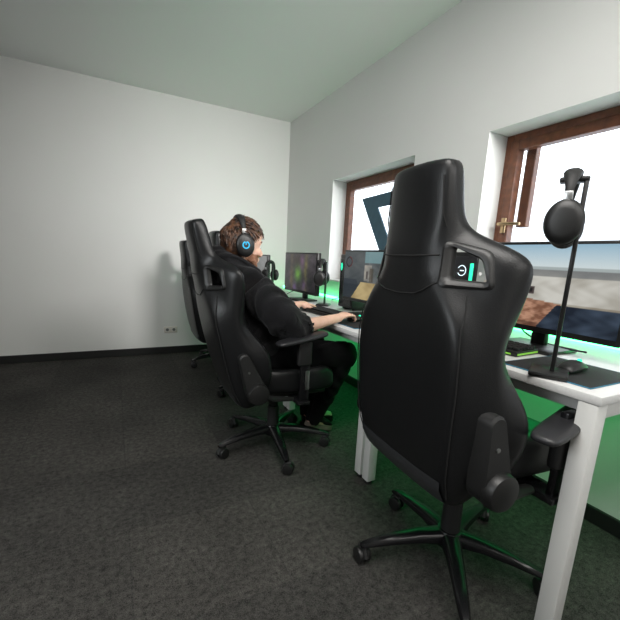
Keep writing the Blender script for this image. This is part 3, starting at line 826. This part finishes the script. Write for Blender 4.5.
# collar and fallen hood
ringp = []
for j in range(24):
    a = 2*PI*j/24; ringp.append((.555+.098*math.cos(a), 1.95+.098*math.sin(a), 1.045-.050*math.cos(a)+.0*math.sin(a)))
h.tube(ringp, [.036+.010*(1-math.cos(2*PI*j/24))*.5 for j in range(24)], 12, closed=True)
h.ball((.475, 1.95, 1.035), (.060, .125, .075), (0, R(-15), 0)); h.ball((.50, 1.95, .99), (.07, .15, .08))
h.tube([(.50, 1.83, 1.06), (.465, 1.95, 1.085), (.50, 2.07, 1.06)], [.026, .032, .026], 10)
def folds(p):
    q = p+PB
    n = .014*math.sin(38*q.x+22*q.z+9*math.sin(14*q.y+5*q.z))*math.sin(11*q.z+17*q.y)
    n += .006*math.sin(70*q.x-60*q.z+8*math.sin(20*q.y))*max(0, math.sin(9*q.x+12*q.z))
    return n
hood = blob(h, 'hoodie', M['hoodie'], man, .008, 5, off=PB, disp=folds)
for i, yv in enumerate((1.915, 1.985)):
    MB().tube([(.645, yv, 1.0), (.70, yv+.01, .95), (.745, yv+.008, .86)], .004, 8).build('drawstring', M['hoodie'], man, off=PB)
cf = MB()
# trousers
t = MB()
t.ball((.69, 1.95, .585), (.15, .185, .085))
for hp, kn, an in ((RH, RK, RA), (LH, LK, LA)):
    hp, kn, an = map(Vector, (hp, kn, an)); an = an+Vector((0, 0, -.04))
    t.tube([hp, hp.lerp(kn, .5), kn], [.095, .088, .072], 14); t.ball(kn, .073)
    t.tube([kn, kn.lerp(an, .35)+Vector((-.02, 0, 0)), kn.lerp(an, .75), an], [.072, .076, .060, .050], 14)
blob(t, 'trousers', M['trousers'], man, .008, 5, off=PB, disp=lambda p: .006*math.sin(45*p.x+30*p.z+8*math.sin(20*p.y)))
# shoes
def shoe(heel, toe, sm='sole'):
    heel, toe = Vector(heel), Vector(toe); f = (toe-heel); L = f.length; f.normalize(); sd = Vector((0, 0, 1)).cross(f).normalized(); up = f.cross(sd)
    def ring(a, hw, z0, z1): return [heel+f*(a*L)+sd*(hw*math.cos(2*PI*j/14))+up*((z0+z1)/2+(z1-z0)/2*math.sin(2*PI*j/14)) for j in range(14)]
    u = MB().loft([ring(0, .022, .02, .075), ring(.06, .032, .012, .088), ring(.25, .036, .012, .095), ring(.42, .038, .012, .080), ring(.62, .044, .012, .062), ring(.85, .042, .012, .050), ring(.97, .028, .012, .036), ring(1.0, .012, .014, .026)])
    so_ = u.build('shoe', M['shoe'], man, sub=1, off=PB)
    def rb(a, hw): return [(a, hw), (a, -hw)]
    outl = [(-.03, 0), (-.01, .026), (.06, .034), (.25, .034), (.42, .034), (.64, .045), (.85, .044), (.97, .030), (1.02, .010)]
    full = outl+[(a, -w) for a, w in outl[::-1] if w > 0]
    s1 = [heel+f*(a*L)+sd*w-up*.008 for a, w in full]; s2 = [heel+f*(a*L)+sd*w+up*.020 for a, w in full]
    MB().loft([s1, s2]).build('sole', M[sm], so_, off=PB)
    MB().tube([heel+f*(.42*L)+sd*(.03)+up*.075, heel+f*(.45*L)+up*.084, heel+f*(.42*L)-sd*.03+up*.075], .003, 6).build('laces', M['sock'], so_, off=PB)
shoe((1.03, 1.96, .080), (1.215, 1.99, .018)); shoe((1.065, 2.10, .012), (1.31, 2.13, .012), 'shoe')
# hair: many tapered locks over the scalp
hr = MB()
hr.ball(H(-.030, 0, .022), (.088, .081, .098), rot, 24)
hr.ball(H(-.055, 0, -.035), (.058, .070, .062), rot)
rnd = random.Random(3)
cnt = 0
while cnt < 1500:
    th_ = rnd.uniform(0, 2*PI); ph = math.acos(rnd.uniform(-.75, 1))
    d = Vector((math.sin(ph)*math.cos(th_), math.sin(ph)*math.sin(th_), math.cos(ph)))
    if d.x > .22 and d.z < .66: continue        # forehead and face stay clear
    if d.x > -.25 and d.z < -.05: continue
    p = Vector((-.014+d.x*.098, d.y*.079, .014+d.z*.102))
    flow = Vector((.55 if d.z > .35 else -.15, d.y*.25, -.9 if d.z < .6 else -.25))+Vector((rnd.uniform(-.25, .25), rnd.uniform(-.25, .25), rnd.uniform(-.15, .15)))
    flow = (flow-d*flow.dot(d)); flow.normalize()
    L = rnd.uniform(.035, .065); wv = d.cross(flow)*rnd.uniform(-.008, .008)
    lift = rnd.uniform(.002, .009)
    pts = [p-d*.003, p+d*lift+flow*L*.35+wv*.5, p+d*lift+flow*L*.7+wv, p+d*(lift-.003)+flow*L+wv*.6]
    hr.tube([H(*q) for q in pts], [.0042, .0045, .0036, .0008], 5)
    cnt += 1
hr.build('hair', M['hair'], man, off=PB, angle=80)
# worn headset
wh = make_headset('headset', 'cyan_led', spread=.088, top=.128); wh.location = H(-.022, 0, -.004); wh.rotation_euler = Euler((0, R(-4), R(-3)))
tag(wh, 'black headset with blue ring lights worn on the man\'s head', 'headset')

# ------------------------------------------------------------------ lights
def area(name, loc, size, power, col, rot=(0, 0, 0), sy=None, spread=180):
    l = bpy.data.lights.new(name, 'AREA'); l.energy = power; l.color = col; l.size = size; l.spread = R(spread)
    if sy: l.shape = 'RECTANGLE'; l.size_y = sy
    o = bpy.data.objects.new(name, l); C.objects.link(o); o.location = loc; o.rotation_euler = rot
    return o
area('ceiling_panel_light', (.2, .2, ZC-.03), 1.2, 50, (1, .97, .93), sy=1.2)
area('ceiling_panel_light', (.5, -1.7, ZC-.03), 1.2, 32, (1, .97, .93), sy=1.2)
d = Vector((1.0, 4.33, 1.35))-Vector((1.55, -.6, 2.3))
area('added_wall_fill', (1.55, -.6, 2.3), 0.6, 14, (1, .98, .96), rot=d.to_track_quat('-Z', 'Y').to_euler(), spread=52)  # added lamp, stands in for window light; narrow spread dims back wall's left
dl_ = Vector((.7, 1.9, .9))-Vector((-2.5, .5, 1.95))
area('added_side_fill', (-2.5, .5, 1.95), 1.2, 12, (.92, .97, 1), rot=dl_.to_track_quat('-Z', 'Y').to_euler(), spread=90)  # unseen fill lamp added at the left for sheen on the chair leather
for (a, c), hh in zip(YD, DH):
    area('under_desk_light', (1.50, (a+c)/2, hh-.085), .5, 1.6, (.02, 1, .22), sy=c-a-.2)
# sky
w = bpy.data.worlds.new('sky'); bpy.context.scene.world = w; w.use_nodes = True
bg = w.node_tree.nodes['Background']; bg.inputs['Color'].default_value = (.93, .97, 1.0, 1); bg.inputs['Strength'].default_value = 4.0

# ------------------------------------------------------------------ camera
cam = bpy.data.cameras.new('camera'); co = bpy.data.objects.new('camera', cam); C.objects.link(co)
F_PX = 375.93; yaw, pitch, roll = .489, .202, .051
yaw, pitch, roll = R(28.03), R(11.56), R(2.93)
fw = Vector((math.sin(yaw)*math.cos(pitch), math.cos(yaw)*math.cos(pitch), -math.sin(pitch)))
r = Vector((math.cos(yaw), -math.sin(yaw), 0)); u = r.cross(fw)
r2 = r*math.cos(roll)+u*math.sin(roll); u2 = -r*math.sin(roll)+u*math.cos(roll)
mt = Matrix((r2, u2, -fw)).transposed().to_4x4(); mt.translation = (0, 0, 1.1055)
co.matrix_world = mt
cam.sensor_width = 36; cam.sensor_fit = 'HORIZONTAL'; cam.lens = 36*F_PX/620
cam.shift_x = -3.5/620; cam.shift_y = 26/620; cam.clip_start = .05
sc = bpy.context.scene; sc.camera = co
sc.view_settings.view_transform = 'Standard'; sc.view_settings.look = 'None'; sc.view_settings.exposure = 0
sc.cycles.use_denoising = True
sc.cycles.max_bounces = 8
